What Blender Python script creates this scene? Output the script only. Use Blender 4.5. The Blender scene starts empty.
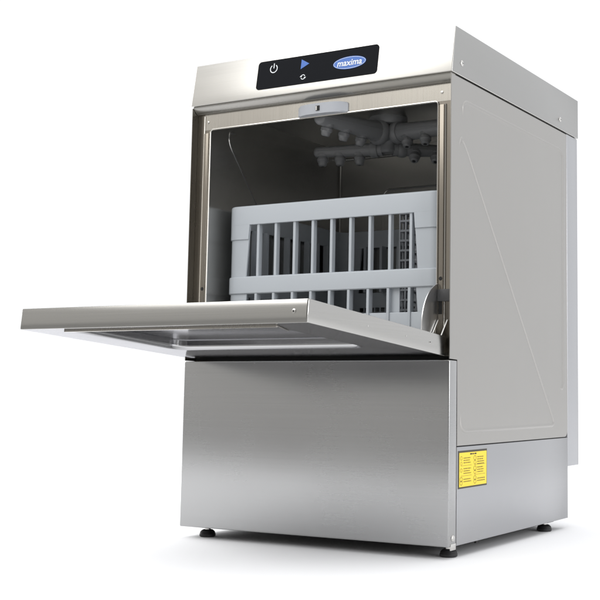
import bpy, bmesh, math, random
from mathutils import Vector, Matrix
random.seed(7)
S = bpy.context.scene
COL = S.collection
PI = math.pi

# ------------------------------------------------------------------ dimensions (metres)
W = 0.56            # cabinet spans x = -W .. 0, front at y = 0, back at +y
D = 0.526           # body depth
ZB, ZS, ZL, ZH, ZT = 0.0191, 0.1802, 0.3232, 0.8095, 0.8939
TH = 0.0331         # door thickness
PITCH = 0.08235     # the open door tips up by 4.7 degrees
ZD = 0.3625
ORG = Vector((-W/2, 0.265, -0.001))

# ------------------------------------------------------------------ materials
def nodes(name):
    m = bpy.data.materials.new(name); m.use_nodes = True
    nt = m.node_tree
    return m, nt, nt.nodes['Principled BSDF']

def plain(name, col, rough=.5, metal=0., noise=0., nscale=60, bump=0., coat=0., spec=.5, sss=None):
    m, nt, b = nodes(name)
    b.inputs['Base Color'].default_value = (*col, 1)
    b.inputs['Roughness'].default_value = rough
    b.inputs['Metallic'].default_value = metal
    b.inputs['Coat Weight'].default_value = coat
    b.inputs['Specular IOR Level'].default_value = spec
    if noise or bump:
        tc = nt.nodes.new('ShaderNodeTexCoord')
        n = nt.nodes.new('ShaderNodeTexNoise'); n.inputs['Scale'].default_value = nscale; n.inputs['Detail'].default_value = 5
        nt.links.new(tc.outputs['Object'], n.inputs['Vector'])
        if noise:
            r = nt.nodes.new('ShaderNodeMapRange')
            r.inputs['To Min'].default_value = rough-noise; r.inputs['To Max'].default_value = rough+noise
            nt.links.new(n.outputs['Fac'], r.inputs['Value']); nt.links.new(r.outputs[0], b.inputs['Roughness'])
        if bump:
            bp = nt.nodes.new('ShaderNodeBump'); bp.inputs['Strength'].default_value = 1; bp.inputs['Distance'].default_value = bump
            nt.links.new(n.outputs['Fac'], bp.inputs['Height']); nt.links.new(bp.outputs[0], b.inputs['Normal'])
    return m

def steel(name, col=(.5,.5,.49), rough=.3, grain=(4,4,700), wob=.0006, wscale=2.5, gb=.000006, aniso=.0, tint=.05, smudge=.03, grough=.04, metal=1.):
    """brushed sheet steel: fine grain along one axis, gentle waviness of the sheet, faint smudges"""
    m, nt, b = nodes(name)
    N = nt.nodes.new; L = nt.links.new
    b.inputs['Metallic'].default_value = metal
    tc = N('ShaderNodeTexCoord')
    mp = N('ShaderNodeMapping'); mp.inputs['Scale'].default_value = grain
    L(tc.outputs['Object'], mp.inputs['Vector'])
    g = N('ShaderNodeTexNoise'); g.inputs['Scale'].default_value = 1; g.inputs['Detail'].default_value = 3
    L(mp.outputs[0], g.inputs['Vector'])
    big = N('ShaderNodeTexNoise'); big.inputs['Scale'].default_value = 5; big.inputs['Detail'].default_value = 4
    L(tc.outputs['Object'], big.inputs['Vector'])
    # roughness = rough + grain + smudge
    a1 = N('ShaderNodeMapRange'); a1.inputs['To Min'].default_value = rough-grough; a1.inputs['To Max'].default_value = rough+grough
    L(g.outputs['Fac'], a1.inputs['Value'])
    a2 = N('ShaderNodeMapRange'); a2.inputs['From Min'].default_value = .3; a2.inputs['From Max'].default_value = .7
    a2.inputs['To Min'].default_value = -smudge; a2.inputs['To Max'].default_value = smudge*1.3
    L(big.outputs['Fac'], a2.inputs['Value'])
    ad = N('ShaderNodeMath'); ad.operation = 'ADD'; L(a1.outputs[0], ad.inputs[0]); L(a2.outputs[0], ad.inputs[1])
    L(ad.outputs[0], b.inputs['Roughness'])
    # base colour grain
    cr = N('ShaderNodeMix'); cr.data_type = 'RGBA'
    cr.inputs['A'].default_value = (*[c*(1-tint) for c in col], 1); cr.inputs['B'].default_value = (*[min(1,c*(1+tint)) for c in col], 1)
    L(g.outputs['Fac'], cr.inputs['Factor']); L(cr.outputs['Result'], b.inputs['Base Color'])
    # bump: waviness then grain
    w = N('ShaderNodeTexNoise'); w.inputs['Scale'].default_value = wscale; w.inputs['Detail'].default_value = 1
    L(tc.outputs['Object'], w.inputs['Vector'])
    b1 = N('ShaderNodeBump'); b1.inputs['Distance'].default_value = wob; b1.inputs['Strength'].default_value = 1
    L(w.outputs['Fac'], b1.inputs['Height'])
    b2 = N('ShaderNodeBump'); b2.inputs['Distance'].default_value = gb; b2.inputs['Strength'].default_value = 1
    L(g.outputs['Fac'], b2.inputs['Height']); L(b1.outputs[0], b2.inputs['Normal'])
    L(b2.outputs[0], b.inputs['Normal'])
    if aniso: b.inputs['Anisotropic'].default_value = aniso
    return m

M = dict(
    front=steel('brushed_steel_front', (.405,.406,.407), .26, (2,2,360), wob=.0001, gb=.000003, tint=.035, smudge=.02, grough=.015),
    side=steel('satin_steel_side', (.39,.381,.366), .33, (5,500,5), wob=.0016, tint=.025),
    lower=steel('satin_steel_lower', (.41,.413,.425), .32, (5,5,600), tint=.025),
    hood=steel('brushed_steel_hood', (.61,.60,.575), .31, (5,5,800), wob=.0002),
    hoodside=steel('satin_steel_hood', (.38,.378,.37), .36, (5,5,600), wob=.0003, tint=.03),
    rear=steel('reflection_tinted_cover', (.45,.455,.47), .4, (5,5,400), tint=.02),  # same steel, with its pale bluish reflection put into the base colour
    door=steel('brushed_steel_door', (.43,.425,.41), .20, (5,5,900), wob=.0001),
    under=steel('polished_steel_underside', (.46,.46,.465), .14, (5,700,5), wob=.00005, tint=.03),
    frame=steel('polished_steel_frame', (.47,.447,.405), .26, (500,5,5), wob=.0002),
    strip=steel('brownish_steel_strip', (.27,.245,.21), .24, (500,5,5), wob=.0002),
    rail=steel('satin_steel_rail', (.30,.292,.275), .28, (5,5,500), wob=.0002),
    lip=steel('bright_steel_lip', (.75,.73,.69), .16, (5,5,5), wob=0),
    chamber=steel('wash_chamber_steel', (.50,.495,.48), .22, (8,8,8), wob=.0006, metal=.92, gb=0, tint=.02, smudge=.02, grough=.01),
    chrome=plain('polished_steel', (.68,.67,.65), .14, 1),
    screw=plain('screw_steel', (.6,.59,.57), .25, 1),
    rack=plain('pale_grey_polypropylene', (.51,.548,.59), .38, noise=.06, nscale=90, bump=.00004),
    basket=plain('shade_darkened_plastic', (.27,.285,.31), .45, noise=.05, nscale=90),  # grey set darker to carry the shade inside the rack
    sector=plain('satin_steel_guide', (.66,.66,.66), .32, 1, noise=.05, nscale=40),
    arm=plain('dark_grey_plastic', (.225,.23,.24), .36, noise=.06, nscale=120, bump=.00005),
    armdark=plain('black_plastic', (.02,.021,.023), .5),
    latch=plain('light_grey_plastic', (.44,.46,.50), .4, noise=.05, nscale=80),
    gloss=plain('black_glossy_film', (.006,.007,.010), .2, spec=.035),
    rubber=plain('black_rubber', (.012,.012,.013), .55, noise=.08, nscale=150, bump=.0001),
    dark=plain('black_gap', (.006,.006,.006), .7),
    pan=plain('dark_base_sheet', (.05,.05,.052), .5),
    yellow=plain('yellow_film', (.80,.59,.03), .45, noise=.05, nscale=80),
    ink=plain('black_ink', (.03,.028,.02), .6),
    border=plain('dark_border_ink', (.05,.045,.03), .6),
    fade=plain('faded_ink', (.16,.125,.015), .6),
    blue=plain('blue_print', (.03,.14,.52), .4),
    palegrey=plain('pale_print', (.55,.57,.6), .4),
    white=plain('white_print', (.82,.86,.9), .4),
    ground=plain('grey_studio_floor', (.30,.297,.29), .8, noise=.08, nscale=5, spec=.05),
    floor=plain('white_studio_paper', (.88,.885,.9), .85, noise=.05, nscale=6, spec=.05),
)

# ------------------------------------------------------------------ mesh helpers
class MB:
    def __init__(s): s.bm = bmesh.new()
    def box(s, x0,x1,y0,y1,z0,z1, bev=0, seg=2, f=None):
        r = bmesh.ops.create_cube(s.bm, size=1)
        vs = r['verts']
        for v in vs:
            v.co = Vector((x0+(v.co.x+.5)*(x1-x0), y0+(v.co.y+.5)*(y1-y0), z0+(v.co.z+.5)*(z1-z0)))
        if bev:
            es = {e for v in vs for e in v.link_edges}
            r = bmesh.ops.bevel(s.bm, geom=list(es), offset=bev, segments=seg, affect='EDGES', clamp_overlap=True, profile=.5)
            vs = list({v for v in r['verts']} | {v for v in vs if v.is_valid})
        if f:
            for v in vs: v.co = f(v.co)
        return s
    def faces(s, pts, fs):
        v = [s.bm.verts.new(p) for p in pts]
        for f in fs:
            try: s.bm.faces.new([v[i] for i in f])
            except ValueError: pass
        return v
    def loops(s, rings, cap0=True, cap1=True, closed=True):
        """skin a list of rings (equal point counts)"""
        R = [[s.bm.verts.new(p) for p in r] for r in rings]
        n = len(R[0])
        for a, b in zip(R, R[1:]):
            for i in range(n if closed else n-1):
                j = (i+1) % n
                s.bm.faces.new((a[i], a[j], b[j], b[i]))
        if cap0: s.bm.faces.new(R[0][::-1])
        if cap1: s.bm.faces.new(R[-1])
        return s
    def prism(s, poly, axis, a0, a1, f=None):
        """2-D polygon swept along an axis ('x': poly is (y,z); 'y': (x,z); 'z': (x,y))"""
        def P(p, a):
            q = {'x': (a, p[0], p[1]), 'y': (p[0], a, p[1]), 'z': (p[0], p[1], a)}[axis]
            return f(Vector(q)) if f else q
        return s.loops([[P(p, a0) for p in poly], [P(p, a1) for p in poly]])
    def tube(s, path, rads, n=16, cap=True, squash=None):
        path = [Vector(p) for p in path]
        if not isinstance(rads, (list, tuple)): rads = [rads]*len(path)
        rings = []; prev = None
        for i, p in enumerate(path):
            t = (path[min(i+1, len(path)-1)] - path[max(i-1, 0)]).normalized()
            if prev is None:
                up = Vector((0,0,1)) if abs(t.z) < .9 else Vector((1,0,0))
                u = t.cross(up).normalized()
            else:
                u = (prev - t*prev.dot(t)).normalized()
            prev = u; v = t.cross(u)
            rings.append([p + (u*math.cos(k*2*PI/n) + v*math.sin(k*2*PI/n))*rads[i] for k in range(n)])
        if squash: rings = [[squash(q) for q in r] for r in rings]
        return s.loops(rings, cap, cap)
    def lathe(s, c, prof, n=28, axis=(0,0,1)):
        """profile of (radius, height) along an axis through c"""
        a = Vector(axis).normalized(); c = Vector(c)
        u = a.orthogonal().normalized(); v = a.cross(u)
        rings = [[c + a*h + (u*math.cos(k*2*PI/n)+v*math.sin(k*2*PI/n))*max(r, 1e-5) for k in range(n)] for r, h in prof]
        return s.loops(rings)
    def build(s, name, mat, parent=None, smooth=35, label=None):
        bmesh.ops.recalc_face_normals(s.bm, faces=s.bm.faces[:])
        me = bpy.data.meshes.new(name)
        off = parent_origin(parent)
        for v in s.bm.verts: v.co -= off
        s.bm.to_mesh(me); s.bm.free()
        for p in me.polygons: p.use_smooth = True
        me.set_sharp_from_angle(angle=math.radians(smooth))
        me.materials.append(M[mat])
        o = bpy.data.objects.new(name, me); COL.objects.link(o)
        if parent: o.parent = parent
        if label: o['label'] = label
        return o

ORIGINS = {}
def parent_origin(p):
    while p is not None:
        if p.name in ORIGINS: return ORIGINS[p.name]
        p = p.parent
    return Vector((0,0,0))

def thing(name, label, cat, loc):
    o = bpy.data.objects.new(name, None); COL.objects.link(o)
    o.empty_display_size = .1; o.location = loc
    o['label'] = label; o['category'] = cat
    ORIGINS[o.name] = Vector(loc)
    return o

def rr(x0, x1, y0, y1, r, n=6):
    """rounded rectangle, counter-clockwise"""
    pts = []
    for cx, cy, a in ((x1-r, y1-r, 0), (x0+r, y1-r, PI/2), (x0+r, y0+r, PI), (x1-r, y0+r, 3*PI/2)):
        for k in range(n+1):
            t = a + k/n*PI/2
            pts.append((cx+r*math.cos(t), cy+r*math.sin(t)))
    return pts

# ================================================================== THE DISHWASHER
dw = thing('dishwasher', 'stainless steel undercounter dishwasher with its front door hanging open', 'dishwasher', ORG)

# ---- hood (slanted front, wraps over the top and sides)
ALPHA = math.atan2(.0132, ZT-ZH)
def hoodp(x, v, off=0.):            # a point on the slanted front, v = height along z
    t = (v-ZH)/(ZT-ZH)
    return Vector((x, -.0012+.0132*t - off*math.cos(ALPHA), v + off*math.sin(ALPHA)))
b = MB()
prof = [(-.0012, .8106), (.0120, ZT), (.5895, ZT), (.5895, .8106)]
b.prism(prof, 'x', -W-.0018, .0018)
bmesh.ops.bevel(b.bm, geom=b.bm.edges[:], offset=.0014, segments=3, affect='EDGES', profile=.5)
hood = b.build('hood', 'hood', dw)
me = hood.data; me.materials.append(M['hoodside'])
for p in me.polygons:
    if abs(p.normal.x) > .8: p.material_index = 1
for y, z in ((.0356, .8330), (.4860, .8310)):
    s_ = MB().lathe((.0018, y, z), [(.0052,-.001),(.0052,.0009),(.0042,.0018),(.002,.0022),(.0005,.0022)], 24, (1,0,0)).build('screw', 'screw', hood)
    MB().box(.0040,.0042, y-.0028,y+.0028, z-.0004,z+.0004).build('screw_slot', 'dark', hood)
for xg in (-.0060, -W+.006): MB().box(xg-.003, xg+.003, .0200,.580, .8062,.8120).build('seam_shade_strip', 'dark', dw)  # black strips standing for the gap shadow under the hood edge

# ---- control panel on the hood front
def flat(mb, pts, off, thick=.0006):
    mb.loops([[hoodp(x, z, off) for x, z in pts], [hoodp(x, z, off+thick) for x, z in pts]])
b = MB(); flat(b, rr(-.4105, -.1480, .8255, .8810, .007, 8), -.0002, .0012)
panel = b.build('control_panel', 'gloss', dw)
def arc(cx, cz, r0, r1, a0, a1, n=28):
    out = [(cx+r1*math.cos(a0+(a1-a0)*k/n), cz+r1*math.sin(a0+(a1-a0)*k/n)) for k in range(n+1)]
    inn = [(cx+r0*math.cos(a0+(a1-a0)*k/n), cz+r0*math.sin(a0+(a1-a0)*k/n)) for k in range(n+1)]
    return out, inn
def ring(mb, cx, cz, r0, r1, a0, a1, off, thick=.0003):
    o_, i_ = arc(cx, cz, r0, r1, a0, a1)
    for k in range(len(o_)-1):
        q = [o_[k], o_[k+1], i_[k+1], i_[k]]
        flat(mb, q, off, thick)
b = MB(); c = (-.3738, .8635); ring(b, *c, .0068, .0085, math.radians(125), math.radians(415), .0012)
flat(b, [(c[0]-.0009, c[1]+.0008), (c[0]+.0009, c[1]+.0008), (c[0]+.0009, c[1]+.0105), (c[0]-.0009, c[1]+.0105)], .0012, .0003)
b.build('power_symbol', 'white', panel)
b = MB(); flat(b, [(-.3125,.8545), (-.2948,.8635), (-.3125,.8735)], .0012, .0003); b.build('start_symbol', 'blue', panel)
b = MB(); c = (-.3055,.8385)
ring(b, *c, .0036, .0049, math.radians(20), math.radians(150), .0012); ring(b, *c, .0036, .0049, math.radians(200), math.radians(330), .0012)
for s_ in (1,-1):
    flat(b, [(c[0]+s_*.0018, c[1]-s_*.0004), (c[0]+s_*.0068, c[1]-s_*.0004), (c[0]+s_*.0045, c[1]-s_*.0034)][::s_], .0012, .0003)
b.build('cycle_symbol', 'white', panel)
b = MB(); flat(b, [(-.2070+.0345*math.cos(t*2*PI/64), .8533+.0120*math.sin(t*2*PI/64)) for t in range(64)], .0012, .0003)
logo = b.build('logo_badge', 'blue', panel)
b = MB()
for k in range(64):     # thin pale outline inside the oval
    t0, t1 = k*2*PI/64, (k+1)*2*PI/64
    e = lambda t, q: (-.2070+(.0345-q)*math.cos(t), .8533+(.0120-q)*math.sin(t))
    flat(b, [e(t0,.0011), e(t1,.0011), e(t1,.0017), e(t0,.0017)], .0015, .0002)
b.build('logo_outline', 'white', logo)
cu = bpy.data.curves.new('lettering', 'FONT'); cu.body = 'maxima'; cu.size = .0168; cu.align_x = 'CENTER'; cu.align_y = 'CENTER'
cu.shear = .12; cu.offset = .0003; cu.extrude = 0
to = bpy.data.objects.new('tmp_text', cu); COL.objects.link(to)
bpy.context.view_layer.update()
tm = bpy.data.meshes.new_from_object(to.evaluated_get(bpy.context.evaluated_depsgraph_get()))
bpy.data.objects.remove(to)
b = MB(); b.bm.from_mesh(tm)
for v in b.bm.verts: v.co = hoodp(-.2070+v.co.x*1.0, .8531+v.co.y, .0019)
b.build('logo_lettering', 'white', logo)

# ---- body shell
def bead(mb, pts, w=.0085, h=.0017, sx=1, n=7):
    """pressed ridge along a (y,z) polyline lying on the plane x = 0, rounded at its turns"""
    P = [Vector((0, y, z)) for y, z in pts]
    Q = [P[0]]
    for i in range(1, len(P)-1):     # soften corners
        a = P[i] + (P[i-1]-P[i]).normalized()*min(.022, (P[i-1]-P[i]).length*.45)
        c_ = P[i] + (P[i+1]-P[i]).normalized()*min(.022, (P[i+1]-P[i]).length*.45)
        for k in range(9):
            t = k/8; Q.append(a*(1-t)**2 + P[i]*2*t*(1-t) + c_*t*t)
    Q.append(P[-1])
    rings = []; N_ = len(Q)
    for i, p in enumerate(Q):
        t = (Q[min(i+1,N_-1)]-Q[max(i-1,0)]).normalized(); u = Vector((0, -t.z, t.y))
        fall = .12 if i in (0, N_-1) else 1
        r_ = []
        for k in range(n):
            s_ = -1+2*k/(n-1)
            r_.append(p + u*s_*w*.5*max(fall,.3) + Vector((sx*h*fall*(1-s_*s_)**1.3 - sx*.0002, 0, 0)))
        rings.append(r_)
    mb.loops(rings, False, False, closed=False)

def side_outline():
    r = .013; y1, z0, z1 = .5252, .1815, .8076
    pts = [(.0004, z1), (.0004, .3246), (.0288, .3246), (.0288, z0)]
    pts += [(y1-r+r*math.sin(t), z0+r-r*math.cos(t)) for t in [k/6*PI/2 for k in range(7)]]
    pts += [(y1, z1)]
    return pts
LOWTRI = [(.043,.6860), (.0318,.7035), (.0500,.7040), (.4640,.2060), (.044,.2050), (.043,.2400)]
LOWTRI = [(.0318,.6880), (.0400,.7060), (.0600,.6900), (.4600,.2065), (.0440,.2052), (.0432,.2380)]
UPTRI = [(.0450,.7420), (.0470,.7700), (.5060,.7685), (.5040,.2790), (.4850,.2795)]
for sx, nm in ((1,'side_panel'), (-1,'side_panel')):
    b = MB()
    x1 = 0. if sx > 0 else -W+.0013
    b.prism(side_outline(), 'x', x1-.0013, x1)
    bmesh.ops.bevel(b.bm, geom=b.bm.edges[:], offset=.0005, segments=2, affect='EDGES')
    if sx > 0:
        bead(b, LOWTRI); bead(b, UPTRI)
    b.build(nm, 'side' if sx > 0 else 'frame', dw)
    b = MB().box(x1-.0013, x1, .0290, D, ZB, .1796, .0005)
    lp = b.build('lower_side_panel', 'lower', dw)
# dark carcass just behind the seams
MB().box(-.0062,-.0022, .0262,.5300, .0400,.3300).box(-.0062,-.0022, .5180,.5300, .3000,.8060).build('carcass_rail', 'dark', dw)
# lower front panel, wrapping onto both sides
fp = MB().box(-W, .0002, 0, .0278, ZB+.0002, ZL, .0022, 3).build('front_panel', 'front', dw)
MB().lathe((.0002, .0150, .0325), [(.0054,-.001),(.0054,.0008),(.0044,.0019),(.0015,.0024),(.0004,.0024)], 24, (1,0,0)).build('rivet', 'screw', fp)
MB().box(-.0008,.0010, .0070,.0255, .0135,.0240, .0004).build('fixing_tab', 'screw', fp)
# rear cover
rc = MB().box(-W+.001, -.0002, .5278, .5885, .1218, .8096, .0018, 3).build('rear_cover', 'rear', dw)
MB().box(-W+.0015, -.0016, .5200, .5272, ZB, .1830).build('back_panel', 'pan', dw)
# base pan and its tabs
bp_ = MB().box(-W+.050,-.020, .050,.500, .0125,ZB+.012, .001).box(-.0050,-.0015,.1060,.1180,.0150,.0225).build('base_pan', 'dark', dw)
# feet
for x, y in ((-.0205,.0410), (-.5260,.0400), (-.0210,.4520), (-.5260,.4520)):
    ft = MB().lathe((x, y, -.0010), [(.0125,0),(.0148,.0012),(.0150,.0048),(.0138,.0066),(.0142,.0072),(.0128,.0098),(.0098,.0122),(.0082,.0128)], 32).build('foot', 'rubber', dw)
    MB().lathe((x, y, .0115), [(.0056,0),(.0056,.0105)], 20).build('threaded_stem', 'screw', ft)

# ---- opening frame
FY = .0172
b = MB()
ox0, ox1, oz0, oz1 = -W+.0325, -.0325, .352, .7655
b.box(-W+.0186, -.0016, FY, FY+.0018, oz1, .7975)                  # header strip
# turned rail under the hood
rail = [(.0025,.8104),(.0015,.8085),(.0026,.8062),(.0108,.7985),(.0122,.7978),(.0126,.7968),(FY+.002,.7968),(FY+.002,.8104)]
rl = MB().loops([[(x, y, z) for y, z in rail] for x in (-W+.0020, -.0020)]).build('hood_rail', 'rail', dw, 25)
frame = b.build('door_frame', 'frame', dw, 25)
rl.parent = frame
for x0, x1, zt_ in ((-W+.0016, -W+.0186, .7975), (-.0186, -.0016, oz1-.0002)):
    MB().box(x0, x1, FY, FY+.0018, .330, zt_).build('side_strip', 'strip', frame)
for x0, x1 in ((-W+.0187, ox0), (ox1, -.0187)):
    MB().box(x0, x1, FY, FY+.0018, .330, oz1-.0003).build('side_strip', 'strip', frame)
# bright rolled lips
def lip_path(a, zt, y, r, mat, name, zb=.335):
    p = [(-W+a, y, zb), (-W+a, y, zt-.006)] + [(-W+a+.006-.006*math.cos(t), y, zt-.006+.006*math.sin(t)) for t in (.4,.8,1.2,PI/2)] 
    q = [(-W-x_, y_, z_) for x_, y_, z_ in p][::-1]
    return MB().tube(p+q, r, 10).build(name, mat, frame)
lip_path(.0330, .7660, FY-.0010, .0016, 'lip', 'opening_lip')
for x in (-W+.0186, -.0186):
    MB().tube([(x, FY-.0010, .335), (x, FY-.0010, .7930 if x < -.3 else .7600)], .0012, 10).build('side_bead', 'lip', frame)
# groove strip between bead and opening
for x0, x1 in ((-W+.0204,-W+.0300), (-.0300,-.0204)):
    MB().box(x0, x1, FY-.0030, FY+.0002, .336, .7600, .0012, 3).build('gasket_channel', 'strip', frame)
for x in (-W+.0265, -.0265):
    MB().lathe((x, FY+.0005, .7810), [(.0026,0),(.0026,.0012),(.0006,.0016)], 16, (0,-1,0)).build('screw', 'screw', frame)
for x in (-W+.0252, -.0252):
    MB().lathe((x, FY-.0028, .4600), [(.0034,0),(.0034,.0004)], 18, (0,-1,0)).build('hole', 'dark', frame)
    MB().box(x-.0036, x+.0036, FY-.0034, FY-.0028, .400, .434).build('hinge_slot', 'dark', frame)
MB().box(-.0300,-.0030, FY-.0060, FY+.001, .4215, .4420, .001).build('hinge_stop', 'pan', frame)
MB().box(-W+.0016,-.0016, .0300,.0340, .3150,.3560).build('gap_shade_plate', 'dark', dw)  # black plate, the shade of the gap below the door as colour

# ---- latch catch at the middle of the header
b = MB()
lx0, lx1 = -.3230, -.2160
top = []; n = 20
def latch_front(t): return FY - .0165*(1-abs(2*t-1)**3.2)**.8 - .002
plan = [(lx0+(lx1-lx0)*k/n, latch_front(k/n)) for k in range(n+1)]
plan = plan + [(lx1, FY+.0004), (lx0, FY+.0004)]
b.prism(plan, 'z', .7665, .7855)
bmesh.ops.bevel(b.bm, geom=[e for e in b.bm.edges if abs(e.verts[0].co.z-e.verts[1].co.z) < 1e-5], offset=.0016, segments=3, affect='EDGES')
latch = b.build('door_latch', 'latch', dw)
MB().box(-.2735,-.2655, FY-.0195, FY-.010, .7715,.7805).build('latch_slot', 'dark', latch)
MB().box(-.2733,-.2705, FY-.0199, FY-.0192, .7722,.7798).build('latch_tongue', 'screw', latch)

# ---- wash chamber (open at the front)
cx0, cx1, cy0, cy1, cz0, zc1, zc = -.531, -.029, .0195, .477, .345, .790, .834
b = MB()
t = .0015
def wall_ring(y, off):
    return [(cx0-off, y, cz0-off), (cx0-off, y, zc1), (cx0+.004-off, y, .8125), (cx0+.026-off*.5, y, .8310+off), (cx1-.026+off*.5, y, .8310+off), (cx1-.004+off, y, .8125), (cx1+off, y, zc1), (cx1+off, y, cz0-off)]
b.loops([wall_ring(cy0, 0), wall_ring(cy1, 0)], False, True)
b.loops([wall_ring(cy0, .0025), wall_ring(cy1+.0025, .0025)], False, True)
# back wall: pressed ledge, centre seam and a pressed tray outline
b.tube([(cx0+.001, cy1-.001, zc1), (cx1-.001, cy1-.001, zc1)], .0030, 8)
b.tube([(cx0+.004, cy1, .36), (cx0+.004, cy1, zc1)], .003, 8)
tr = [(x, cy1, z) for x, z in rr(-.415, -.145, .45, .714, .02)]
b.tube(tr+tr[:1], .0022, 8)
# ceiling ridges running front to back
for x in (-.476, -.426, -.134, -.084):
    b.loops([[(x-.014, y, .8318), (x-.004, y, .8195), (x+.004, y, .8195), (x+.014, y, .8318)] for y in (cy0+.03, cy1-.03)])
# side beads
sb = [(.1000,.7745), (.0795,.7760), (.0790,.7520), (.3900,.3900)]
P = []
for sx_, xx in ((1, cx0), (-1, cx1)):
    n0 = len(b.bm.verts); bead(b, sb, .006, .0016, sx_); bead(b, [(.046,.700),(.330,.372)], .006, .0016, sx_)
    b.bm.verts.ensure_lookup_table()
    for v in b.bm.verts[n0:]: v.co.x += xx
ch = b.build('wash_chamber', 'chamber', dw, 30)
# front skirt of the chamber above the opening
MB().box(cx0, cx1, cy0-.0002, cy0+.0012, .7650, .8330).build('header_back', 'chamber', dw)

# ---- upper spray arms
HX, HY = -.2700, .2500
hub = MB().lathe((HX, HY, .8330), [(.030,0),(.030,-.006),(.0400,-.008),(.0410,-.0150),(.0385,-.0185),(.0385,-.0310),(.0350,-.0370),(.0190,-.0385),(.0165,-.040),(.0160,-.042),(.0175,-.044),(.0210,-.050),(.0215,-.066),(.0185,-.070),(.0165,-.078),(.0175,-.082),(.0175,-.088),(.014,-.092),(.004,-.0925)], 36).build('spray_hub', 'arm', dw)
def nozzle(mb, p, d, s=1.22):
    mb.lathe(p, [(.0105*s,-.006),(.0100*s,-.0005),(.0080*s,.0004),(.0080*s,.002),(.0092*s,.0035),(.0092*s,.0075*s),(.0076*s,.0092*s),(.0066*s,.014*s),(.0045*s,.0155*s),(.0030*s,.0155*s),(.0026*s,.012*s),(.0003,.012*s)], 18, d)
def arm(ang, L_, r0, r1, z, spots, name, mat='arm', nd=(0,0,-1), zend=None):
    d = Vector((math.cos(math.radians(ang)), math.sin(math.radians(ang)), 0))
    zend = z if zend is None else zend
    base = Vector((HX, HY, z)); P_ = []; R_ = []
    for k in range(13):
        t = k/12; P_.append(base + d*(.010+(L_-.010)*t) + Vector((0,0,(zend-z)*t))); R_.append(r0+(r1-r0)*min(1,t*1.25))
    tip = P_[-1]
    for dd, q in ((.0025,.93),(.005,.78),(.007,.5),(.0078,.15)):
        P_.append(tip+d*dd); R_.append(r1*q)
    a = MB().tube(P_, R_, 22).build(name, mat, dw)
    for s_ in spots:
        p = base + d*(L_*s_) + Vector((0,0,(zend-z)*s_)); rr_ = r0+(r1-r0)*min(1,s_*1.25)
        nb = MB(); nv = Vector(nd).normalized(); nozzle(nb, p+nv*(rr_-.001), nv); no = nb.build('nozzle', mat, a)
        MB().lathe(p+nv*(rr_+.0165), [(.0036,0),(.0032,.0016)], 12, nv).build('nozzle_hole', 'armdark', no)
    MB().tube([base+d*.020, base+d*.024, base+d*.032, base+d*.036], [r0*1.12, r0*1.22, r0*1.20, r0*1.06], 22).build('arm_collar', mat, a)
    q = Vector((-d.y, d.x, 0))          # moulding seams along the arm
    for sg in (1, -1):
        sp_ = [base+d*(.036+(L_-.042)*k/6)+Vector((0,0,(zend-z)*k/6))+q*sg*((r0+(r1-r0)*min(1,1.25*(.036+(L_-.042)*k/6)/L_))-.0004) for k in range(7)]
        MB().tube(sp_, .0011, 8).build('seam', mat, a)
    return a
arm(-103, .185, .0215, .0145, .779, (.38,.63,.88), 'wash_arm', nd=(-.25,0,-1))
arm(-14, .150, .0190, .0160, .779, (.36,.68), 'wash_arm', nd=(.15,-.35,-1), zend=.772)
arm(191, .150, .0140, .0112, .7500, (.40,.68,.93), 'rinse_arm')
arm(40, .160, .0140, .0120, .7500, (.35,.62), 'rinse_arm', 'arm', nd=(.2,-.6,-1))
for a_ in (20, 140, 260):
    MB().lathe((HX+.0208*math.cos(math.radians(a_)), HY+.0208*math.sin(math.radians(a_)), .775), [(.003,-.002),(.003,.002),(.001,.003)], 12, (math.cos(math.radians(a_)), math.sin(math.radians(a_)), 0)).build('hub_screw', 'screw', hub)

# ================================================================== DOOR
nrm = Vector((0, math.sin(PITCH), math.cos(PITCH)))
def dp(x, d, h): return Vector((x, -d*math.cos(PITCH), ZD + d*math.sin(PITCH))) + nrm*h
dx0, dx1, d0, d1 = -W+.0080, -.0082, -.0022, .4015
def dring(ins, h, r, x0=dx0, x1=dx1, a=d0, c=d1):
    return [dp(x, d, h) for x, d in rr(x0+ins, x1-ins, a+ins, c-ins, max(r-ins, .0004), 8)]
R0 = .0026; e = .0013
rings = [dring(.012, -.003, R0), dring(.012, 0, R0), dring(e, 0, R0), dring(e*.3, -e*.3, R0), dring(0, -e, R0), dring(0, -TH+e, R0), dring(e*.3, -TH+e*.3, R0), dring(e, -TH, R0)]
skin = MB().loops(rings, True, False).build('door_skin_tmp', 'door', dw)
skin.name = 'door'; door = skin
# outer face (points down while the door is open) with its pressed field
px0, px1, pa, pc = -.478, -.082, .112, .384
def prec(ins, dep, r=.030): return [dp(x, d, -TH+dep) for x, d in rr(px0+ins, px1-ins, pa+ins, pc-ins, max(r-ins*.5,.006), 8)]
rings = [dring(e, -TH, R0), prec(-.0015, 0), prec(0, .0001)]
for k in range(1, 9):               # rounded shoulder, then a steep wall, then the flat field
    t = k/8*PI/2*.92; rings.append(prec(.0080*math.sin(t), .0080*(1-math.cos(t))))
rings += [prec(.0080, .0080), prec(.0081, .0160), prec(.0100, .0172), prec(.0110, .0172)]
MB().loops(rings, False, True).build('outer_face', 'under', door, 40)
for x, d in ((-.0310,.4015),):
    MB().lathe(dp(x, d, -.0170), [(.0034,-.001),(.0034,.0006),(.0024,.0010),(.0006,.0012)], 18, (dp(0,1,0)-dp(0,0,0))).build('screw', 'screw', door)
    MB().lathe(dp(x, d+.0012, -.0170), [(.0015,-.0002),(.0013,.0002)], 14, (dp(0,1,0)-dp(0,0,0))).build('screw_socket', 'dark', door)
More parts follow.
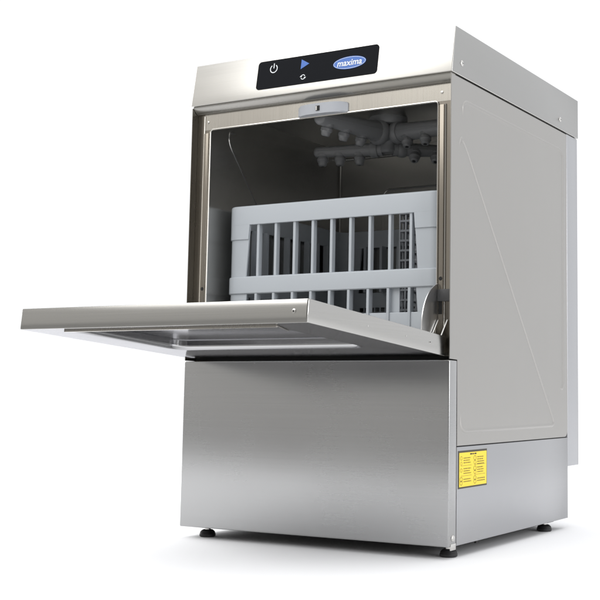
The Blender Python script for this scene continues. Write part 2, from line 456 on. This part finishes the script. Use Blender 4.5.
for d, r_ in ((.245,.0013), (.130,.0011), (.0520,.0020)):
    MB().lathe(dp(dx1, d, -.0165), [(r_,-.001),(r_,.0004),(r_*.4,.0007)], 14, (1,0,0)).build('screw', 'screw', door)
MB().lathe(dp(dx1+.0005, .0520, -.0165), [(.0011,0),(.0010,.0005)], 12, (1,0,0)).build('screw_socket', 'dark', door)
# folded lip along the front of the pressed field
for lh, q in zip((.0028, .0010), ([(px0+.004, pc-.004), (px1+.010, pc-.004), (px1+.010, pc), (px0+.004, pc)], [(px1+.010, pc), (px1+.0125, pc), (px1-.006, pc-.055), (px1-.008, pc-.055)])):
    MB().loops([[dp(x, d, -TH-lh) for x, d in q], [dp(x, d, -TH+.0004) for x, d in q]]).build('edge_lip', 'frame', door)
# inner liner with a gasket (its top side)
b = MB().loops([[dp(x, d, h) for x, d in rr(dx0+i, dx1-i, d0+i, d1-i, .006, 8)] for i, h in ((.030,-.003),(.030,.0035),(.032,.005),(.052,.005),(.060,.0015))], True, True)
b.build('inner_liner', 'chamber', door)
# hinge guide sector and brackets
for xs in (-.0310,):
    cyc, czc, r = .034, .3800, .0742
    pts = [(cyc+r*math.cos(a), czc+r*math.sin(a)) for a in [math.radians(95+ (182-95)*k/24) for k in range(25)]]
    pts += [(-.042,.3640), (.012,.3610), (.034,.3700), (.036,.4400)]
    b = MB().prism(pts, 'x', xs-.0008, xs+.0008); b.build('hinge_sector', 'sector', door)
for xa in (-.0280, -.0105):
    pts = [(-.0130,.3600), (.0155,.3600), (.0150,.3900), (.0115,.3905), (.0085,.3870)]
    b = MB().prism(pts, 'x', xa-.0011, xa+.0011); b.build('hinge_bracket', 'chrome', door)

# ---- warning sticker low on the side
LX = .0003
b = MB().box(LX-.0002, LX+.0001, .0330,.1435, .1105,.1730); st = b.build('instruction_sticker', 'border', dw)
def sy(u): return .0330+u*(.1435-.0330)
def sz(v): return .1105+v*(.1730-.1105)
def srect(mb, u0, u1, v0, v1, x=LX+.0004): mb.box(x-.0002, x, sy(u0), sy(u1), sz(v0), sz(v1))
b = MB(); srect(b, .035, .985, .045, .945, LX+.0003); b.build('yellow_field', 'yellow', st)
b = MB()
for u0, u1 in ((.40,.47),(.48,.51),(.52,.545),(.56,.62)): srect(b, u0, u1, .875, .915)
b.build('title_print', 'ink', st)
rows = {0:[(.80,3),(.52,3),(.24,2)], 1:[(.80,4),(.52,3),(.22,2)]}
for c_, blocks in rows.items():
    u0 = .18 if c_ == 0 else .65
    for v, nl in blocks:
        b = MB()
        for k in range(nl):
            vv = v-k*.062; u = u0; end = u0+.28*random.uniform(.72,1)
            while u < end:
                w_ = random.uniform(.025,.06); srect(b, u, min(u+w_, end), vv-.014, vv+.012); u += w_+.012
        b.build('text_block', 'fade', st)
b = MB()
def sring(cu_, cv_, r):
    N_ = 18
    for k in range(N_):
        a0, a1 = 2*PI*k/N_, 2*PI*(k+1)/N_
        q = []
        for a, rad in ((a0,r),(a1,r),(a1,r*.78),(a0,r*.78)): q.append((LX+.0004, sy(cu_)+rad*1.25*math.cos(a), sz(cv_)+rad*math.sin(a)))
        b.faces(q, [(0,1,2,3)])
for cu_, cv_, r in ((.10,.80,.0034),(.10,.66,.0030),(.57,.78,.0042),(.57,.66,.0038),(.10,.48,.0034),(.57,.50,.0044),(.57,.40,.0036),(.10,.24,.0042),(.10,.15,.0040),(.57,.24,.0042),(.57,.15,.0040)): sring(cu_, cv_, r)
for v in (.60,.33): 
    srect(b, .08,.46, v-.004, v+.004); srect(b, .55,.93, v-.004, v+.004)
b.build('icon_print', 'fade', st)

# ================================================================== DISH RACK
RX, RHW, RY0, RY1, RR = -.2800, .2325, .0580, .4640, .022
rk = thing('dish_rack', 'pale grey plastic dish rack with slotted sides standing inside the open machine', 'rack', (RX, (RY0+RY1)/2, .372))
def rack_loop(off, n=8): return rr(RX-RHW-off, RX+RHW+off, RY0-off, RY1+off, RR+off, n)
def band(mb, z0, z1, off, th, bev=.0012, top=None):
    o = rack_loop(off); i = rack_loop(off-th); ob = rack_loop(off-bev); top = top or bev
    tops = [[(x,y,z1-top+top*math.sin(a)) for x,y in rack_loop(off-top+top*math.cos(a))] for a in (0,PI/8,PI/4,3*PI/8,PI/2)]
    rg = [[(x,y,z0) for x,y in i], [(x,y,z0) for x,y in ob], [(x,y,z0+bev) for x,y in o], *tops, [(x,y,z1) for x,y in i], [(x,y,z0) for x,y in i]]
    mb.loops(rg, False, False)
b = MB(); band(b, .5835, .6205, .0022, .0065, .0005, .0040); b.build('rim', 'rack', rk)
b = MB(); band(b, .4515, .4840, .0032, .0070, .0016, .0020); b.build('middle_band', 'rack', rk)
b = MB(); band(b, .3720, .4085, .0, .0035); b.build('bottom_band', 'rack', rk)
# corner posts: flat wing with slanted edge + quarter round + side wing
def corner(mb, sxn, syn, off, th, z0, z1, e0, e1, side=.045):
    """sxn,syn = which corner; e0,e1 = half window width at bottom and top"""
    xc = RX + sxn*(RHW-RR); yc = (RY0+RR) if syn < 0 else (RY1-RR)
    def ringpts(o_, z, e_):
        r = RR+o_; pts = [(RX+sxn*e_, yc+syn*r, z)]
        for k in range(9):
            a = k/8*PI/2
            pts.append((xc+sxn*r*math.sin(a), yc+syn*r*math.cos(a), z))
        pts.append((xc+sxn*r, yc-syn*side, z))
        return pts
    A = ringpts(off, z0, e0); B = ringpts(off, z1, e1); C_ = ringpts(off-th, z1, e1); D_ = ringpts(off-th, z0, e0)
    mb.loops([A, B, C_, D_, A], False, False, closed=False)
    n = len(A)-1
    for k in (0, n): mb.faces([A[k], B[k], C_[k], D_[k]], [(0,1,2,3)])
for sxn in (-1, 1):
    for syn in (-1, 1):
        b = MB(); corner(b, sxn, syn, 0, .0032, .4080, .4520, .1870, .1835)
        corner(b, sxn, syn, 0, .0032, .4835, .5840, .1862, .1790)
        corner(b, sxn, syn, .0021, .0030, .5560, .5842, .1812, .1790)
        b.build('corner_post', 'rack', rk)
bars = [-.4400,-.3995,-.3570,-.3160,-.2750,-.2340,-.1930,-.1515,-.1085]
for x in bars:
    b = MB()
    for (z0, z1, xs0, xs1) in ((.4835,.5838,0,0), (.3860,.4518,-.0012,-.0008)):
        b.loops([[(x+xs_-.0026, RY0+.0004, z), (x+xs_+.0026, RY0+.0004, z), (x+xs_+.0021, RY0+.0115, z), (x+xs_-.0021, RY0+.0115, z)] for z, xs_ in ((z0,xs0),(z1,xs1))])
    b.loops([[(x-.0025+dx, RY0-.0022, z), (x+.0025+dx, RY0-.0022, z), (x+.0025+dx, RY0+.006, z), (x-.0025+dx, RY0+.006, z)] for z, dx in ((.3800,-.0012),(.4516,-.0008))])
    b.build('front_bar', 'rack', rk)
    b = MB().box(x-.003, x+.003, RY1-.020, RY1-.0004, .4838, .5838); b.build('rear_bar', 'rack', rk)
MB().box(RX-.187, RX+.187, RY0+.0005, RY0+.0090, .4790,.4850).build('window_ledge', 'rack', rk)
MB().box(-.1500,-.1330, RY0+.0060, RY0+.0090, .4085,.4516).build('filler_post', 'rack', rk)
# side walls: slim fins like the front, lower back lattice, floor grid
for sxn in (-1, 1):
    xw = RX+sxn*(RHW-.0004); xi = RX+sxn*(RHW-.0120)
    for k in range(8):
        y = RY0+.078+k*.0365
        MB().box(min(xw,xi), max(xw,xi), y-.003, y+.003, .4838, .5838).box(min(xw,xi), max(xw,xi), y-.003, y+.003, .4084, .4516).build('side_fin', 'rack', rk)
b = MB()
x = RX-.182
while x < RX+.184:
    b.box(x-.0014, x+.0014, RY1-.0060, RY1-.0030, .408, .4520); x += .0135
z = .418
while z < .452:
    b.box(RX-.190, RX+.190, RY1-.0063, RY1-.0028, z-.0012, z+.0012); z += .0115
b.build('rear_lattice', 'rack', rk)
b = MB()
x = RX-.205
while x < RX+.206:
    b.box(x-.0015, x+.0015, RY0+.004, RY1-.004, .3735, .3790); x += .0205
y = RY0+.020
while y < RY1-.015:
    b.box(RX-RHW+.004, RX+RHW-.004, y-.0015, y+.0015, .3740, .3795); y += .0205
# upright pegs
b.build('floor_grid', 'rack', rk)
# cutlery basket standing in the rack
cb = thing('cutlery_basket', 'small grey lattice cutlery basket standing inside the pale dish rack', 'basket', (-.118, .185, .3800))
bx0, bx1, by0, by1, bz0, bz1 = -.174, -.062, .135, .235, .3800, .6030
b = MB()
for xw in (bx0, bx1):
    for k in range(9): y = by0+(by1-by0)*k/8; b.box(xw-.0012, xw+.0012, y-.0016, y+.0016, bz0, bz1)
    for k in range(13): z = bz0+.002+(bz1-bz0-.004)*k/12; b.box(xw-.0014, xw+.0014, by0-.001, by1+.001, z-.0018, z+.0018)
for yw in (by0, by1):
    for k in range(10): x = bx0+(bx1-bx0)*k/9; b.box(x-.0016, x+.0016, yw-.0012, yw+.0012, bz0, bz1)
    for k in range(13): z = bz0+.002+(bz1-bz0-.004)*k/12; b.box(bx0-.001, bx1+.001, yw-.0014, yw+.0014, z-.0018, z+.0018)
b.build('lattice_wall', 'basket', cb)
b = MB()
o_ = rr(bx0-.003, bx1+.003, by0-.003, by1+.003, .006); i_ = rr(bx0+.002, bx1-.002, by0+.002, by1-.002, .004)
b.loops([[(x,y,bz1-.008) for x,y in i_],[(x,y,bz1-.008) for x,y in o_],[(x,y,bz1) for x,y in o_],[(x,y,bz1) for x,y in i_],[(x,y,bz1-.008) for x,y in i_]], False, False)
b.build('rim', 'basket', cb)
MB().box(bx0+.0005, bx1-.0005, by0+.0005, by1-.0005, bz0-.0004, bz0+.002).build('base', 'basket', cb)
# rails the rack stands on
for x in (-.510, -.060):
    MB().box(x-.010 if x < -.3 else x-.008, x+.008 if x < -.3 else x+.010, .040, .470, .3450, .3718, .001).build('rack_rail', 'chamber', dw)

# ================================================================== SETTING
b = MB()
b.faces([(-60,-.84,-.0012), (60,-.84,-.0012), (60,90,-.0012), (-60,90,-.0012)], [(0,1,2,3)])
fl = b.build('floor', 'floor'); fl['kind'] = 'structure'; fl['label'] = 'white seamless studio paper under the machine'
b = MB()
b.faces([(-30,-30,-.0060), (30,-30,-.0060), (30,-.78,-.0060), (-30,-.78,-.0060)], [(0,1,2,3)])
gr = b.build('ground', 'ground'); gr['kind'] = 'structure'; gr['label'] = 'grey studio floor beyond the white paper'

# ================================================================== LIGHT
w = bpy.data.worlds.new('World'); S.world = w; w.use_nodes = True
nt = w.node_tree; N = nt.nodes.new; L = nt.links.new
bg = nt.nodes['Background']
tc = N('ShaderNodeTexCoord'); sp = N('ShaderNodeSeparateXYZ'); L(tc.outputs['Generated'], sp.inputs[0])
def mr(src, a, c, smooth=True):
    m = N('ShaderNodeMapRange'); m.interpolation_type = 'SMOOTHSTEP'
    m.inputs['From Min'].default_value = a; m.inputs['From Max'].default_value = c; L(src, m.inputs['Value']); return m.outputs[0]
def mix(f, a, c):
    m = N('ShaderNodeMix'); m.data_type = 'RGBA'; L(f, m.inputs['Factor'])
    for s_, v in (('A', a), ('B', c)):
        if isinstance(v, tuple): m.inputs[s_].default_value = (*v, 1)
        else: L(v, m.inputs[s_])
    return m.outputs['Result']
FRONT, DARK, BACK, TOP = (.68,.667,.645), (.07,.068,.065), (1.06,1.07,1.09), (1.5,1.5,1.5)
sidef = mr(sp.outputs['X'], -.22, .25)
yx = N('ShaderNodeMath'); yx.operation = 'MULTIPLY_ADD'; yx.inputs[1].default_value = .5
L(sp.outputs['X'], yx.inputs[0]); L(sp.outputs['Y'], yx.inputs[2])
c1 = mix(mr(yx.outputs[0], -.35, .25), mix(sidef, FRONT, DARK), BACK)
c2 = mix(mr(sp.outputs['Z'], .45, .85), c1, TOP)
L(c2, bg.inputs['Color']); bg.inputs['Strength'].default_value = 1.0

def area(name, loc, target, sx, sy, power, col=(1,1,1)):
    l = bpy.data.lights.new(name, 'AREA'); l.shape = 'RECTANGLE'; l.size = sx; l.size_y = sy; l.energy = power; l.color = col
    o = bpy.data.objects.new(name, l); COL.objects.link(o); o.location = loc
    o.rotation_euler = (Vector(target)-Vector(loc)).to_track_quat('-Z', 'Y').to_euler()
    return o
area('front_softbox', (-1.85, -2.75, 2.85), (-.3, 0, .75), 2.7, 1.9, 45, (1,.99,.97))
area('overhead_softbox', (-.3, -.7, 3.1), (-.3, -.3, 0), 3.8, 3.2, 26)
area('added_side_fill', (-2.7, .55, 1.25), (-.3, -.2, 0), 1.2, 1.5, 26)  # added fill, brightens the floor under the door from the left
area('added_right_fill', (3.2, -.45, 1.2), (0, -.2, 0), 1.3, 1.5, 34)  # extra lamp added on the right to lift the floor below the door
area('strip_softbox', (3.4, -2.15, 1.0), (0, 0, .5), 1.0, 1.8, 13)

# ================================================================== CAMERA
cd = bpy.data.cameras.new('camera'); co = bpy.data.objects.new('camera', cd); COL.objects.link(co); S.camera = co
yaw, pit, rol = -.49229, .10546, .00825
F = 1149.156
cd.sensor_width = 36; cd.lens = F/600*36
cd.shift_x = -(432.884-300)/600; cd.shift_y = (268.687-300)/600
cd.clip_start = .05; cd.clip_end = 200
fw = Vector((math.sin(yaw)*math.cos(pit), math.cos(yaw)*math.cos(pit), math.sin(pit)))
r = Vector((math.cos(yaw), -math.sin(yaw), 0)); u = r.cross(fw)
r2 = r*math.cos(rol)+u*math.sin(rol); u2 = -r*math.sin(rol)+u*math.cos(rol)
mw = Matrix((( r2.x, u2.x, -fw.x, .8725), (r2.y, u2.y, -fw.y, -1.68725), (r2.z, u2.z, -fw.z, .27292), (0,0,0,1)))
co.matrix_world = mw

S.view_settings.view_transform = 'Standard'; S.view_settings.look = 'None'
S.view_settings.exposure = 0; S.view_settings.gamma = 1
M['under'].node_tree.nodes['Principled BSDF'].inputs['Specular Tint'].default_value = (.6,.6,.62,1)
S.render.engine = 'CYCLES'
S.cycles.max_bounces = 10; S.cycles.glossy_bounces = 6; S.cycles.diffuse_bounces = 4
S.cycles.use_denoising = True
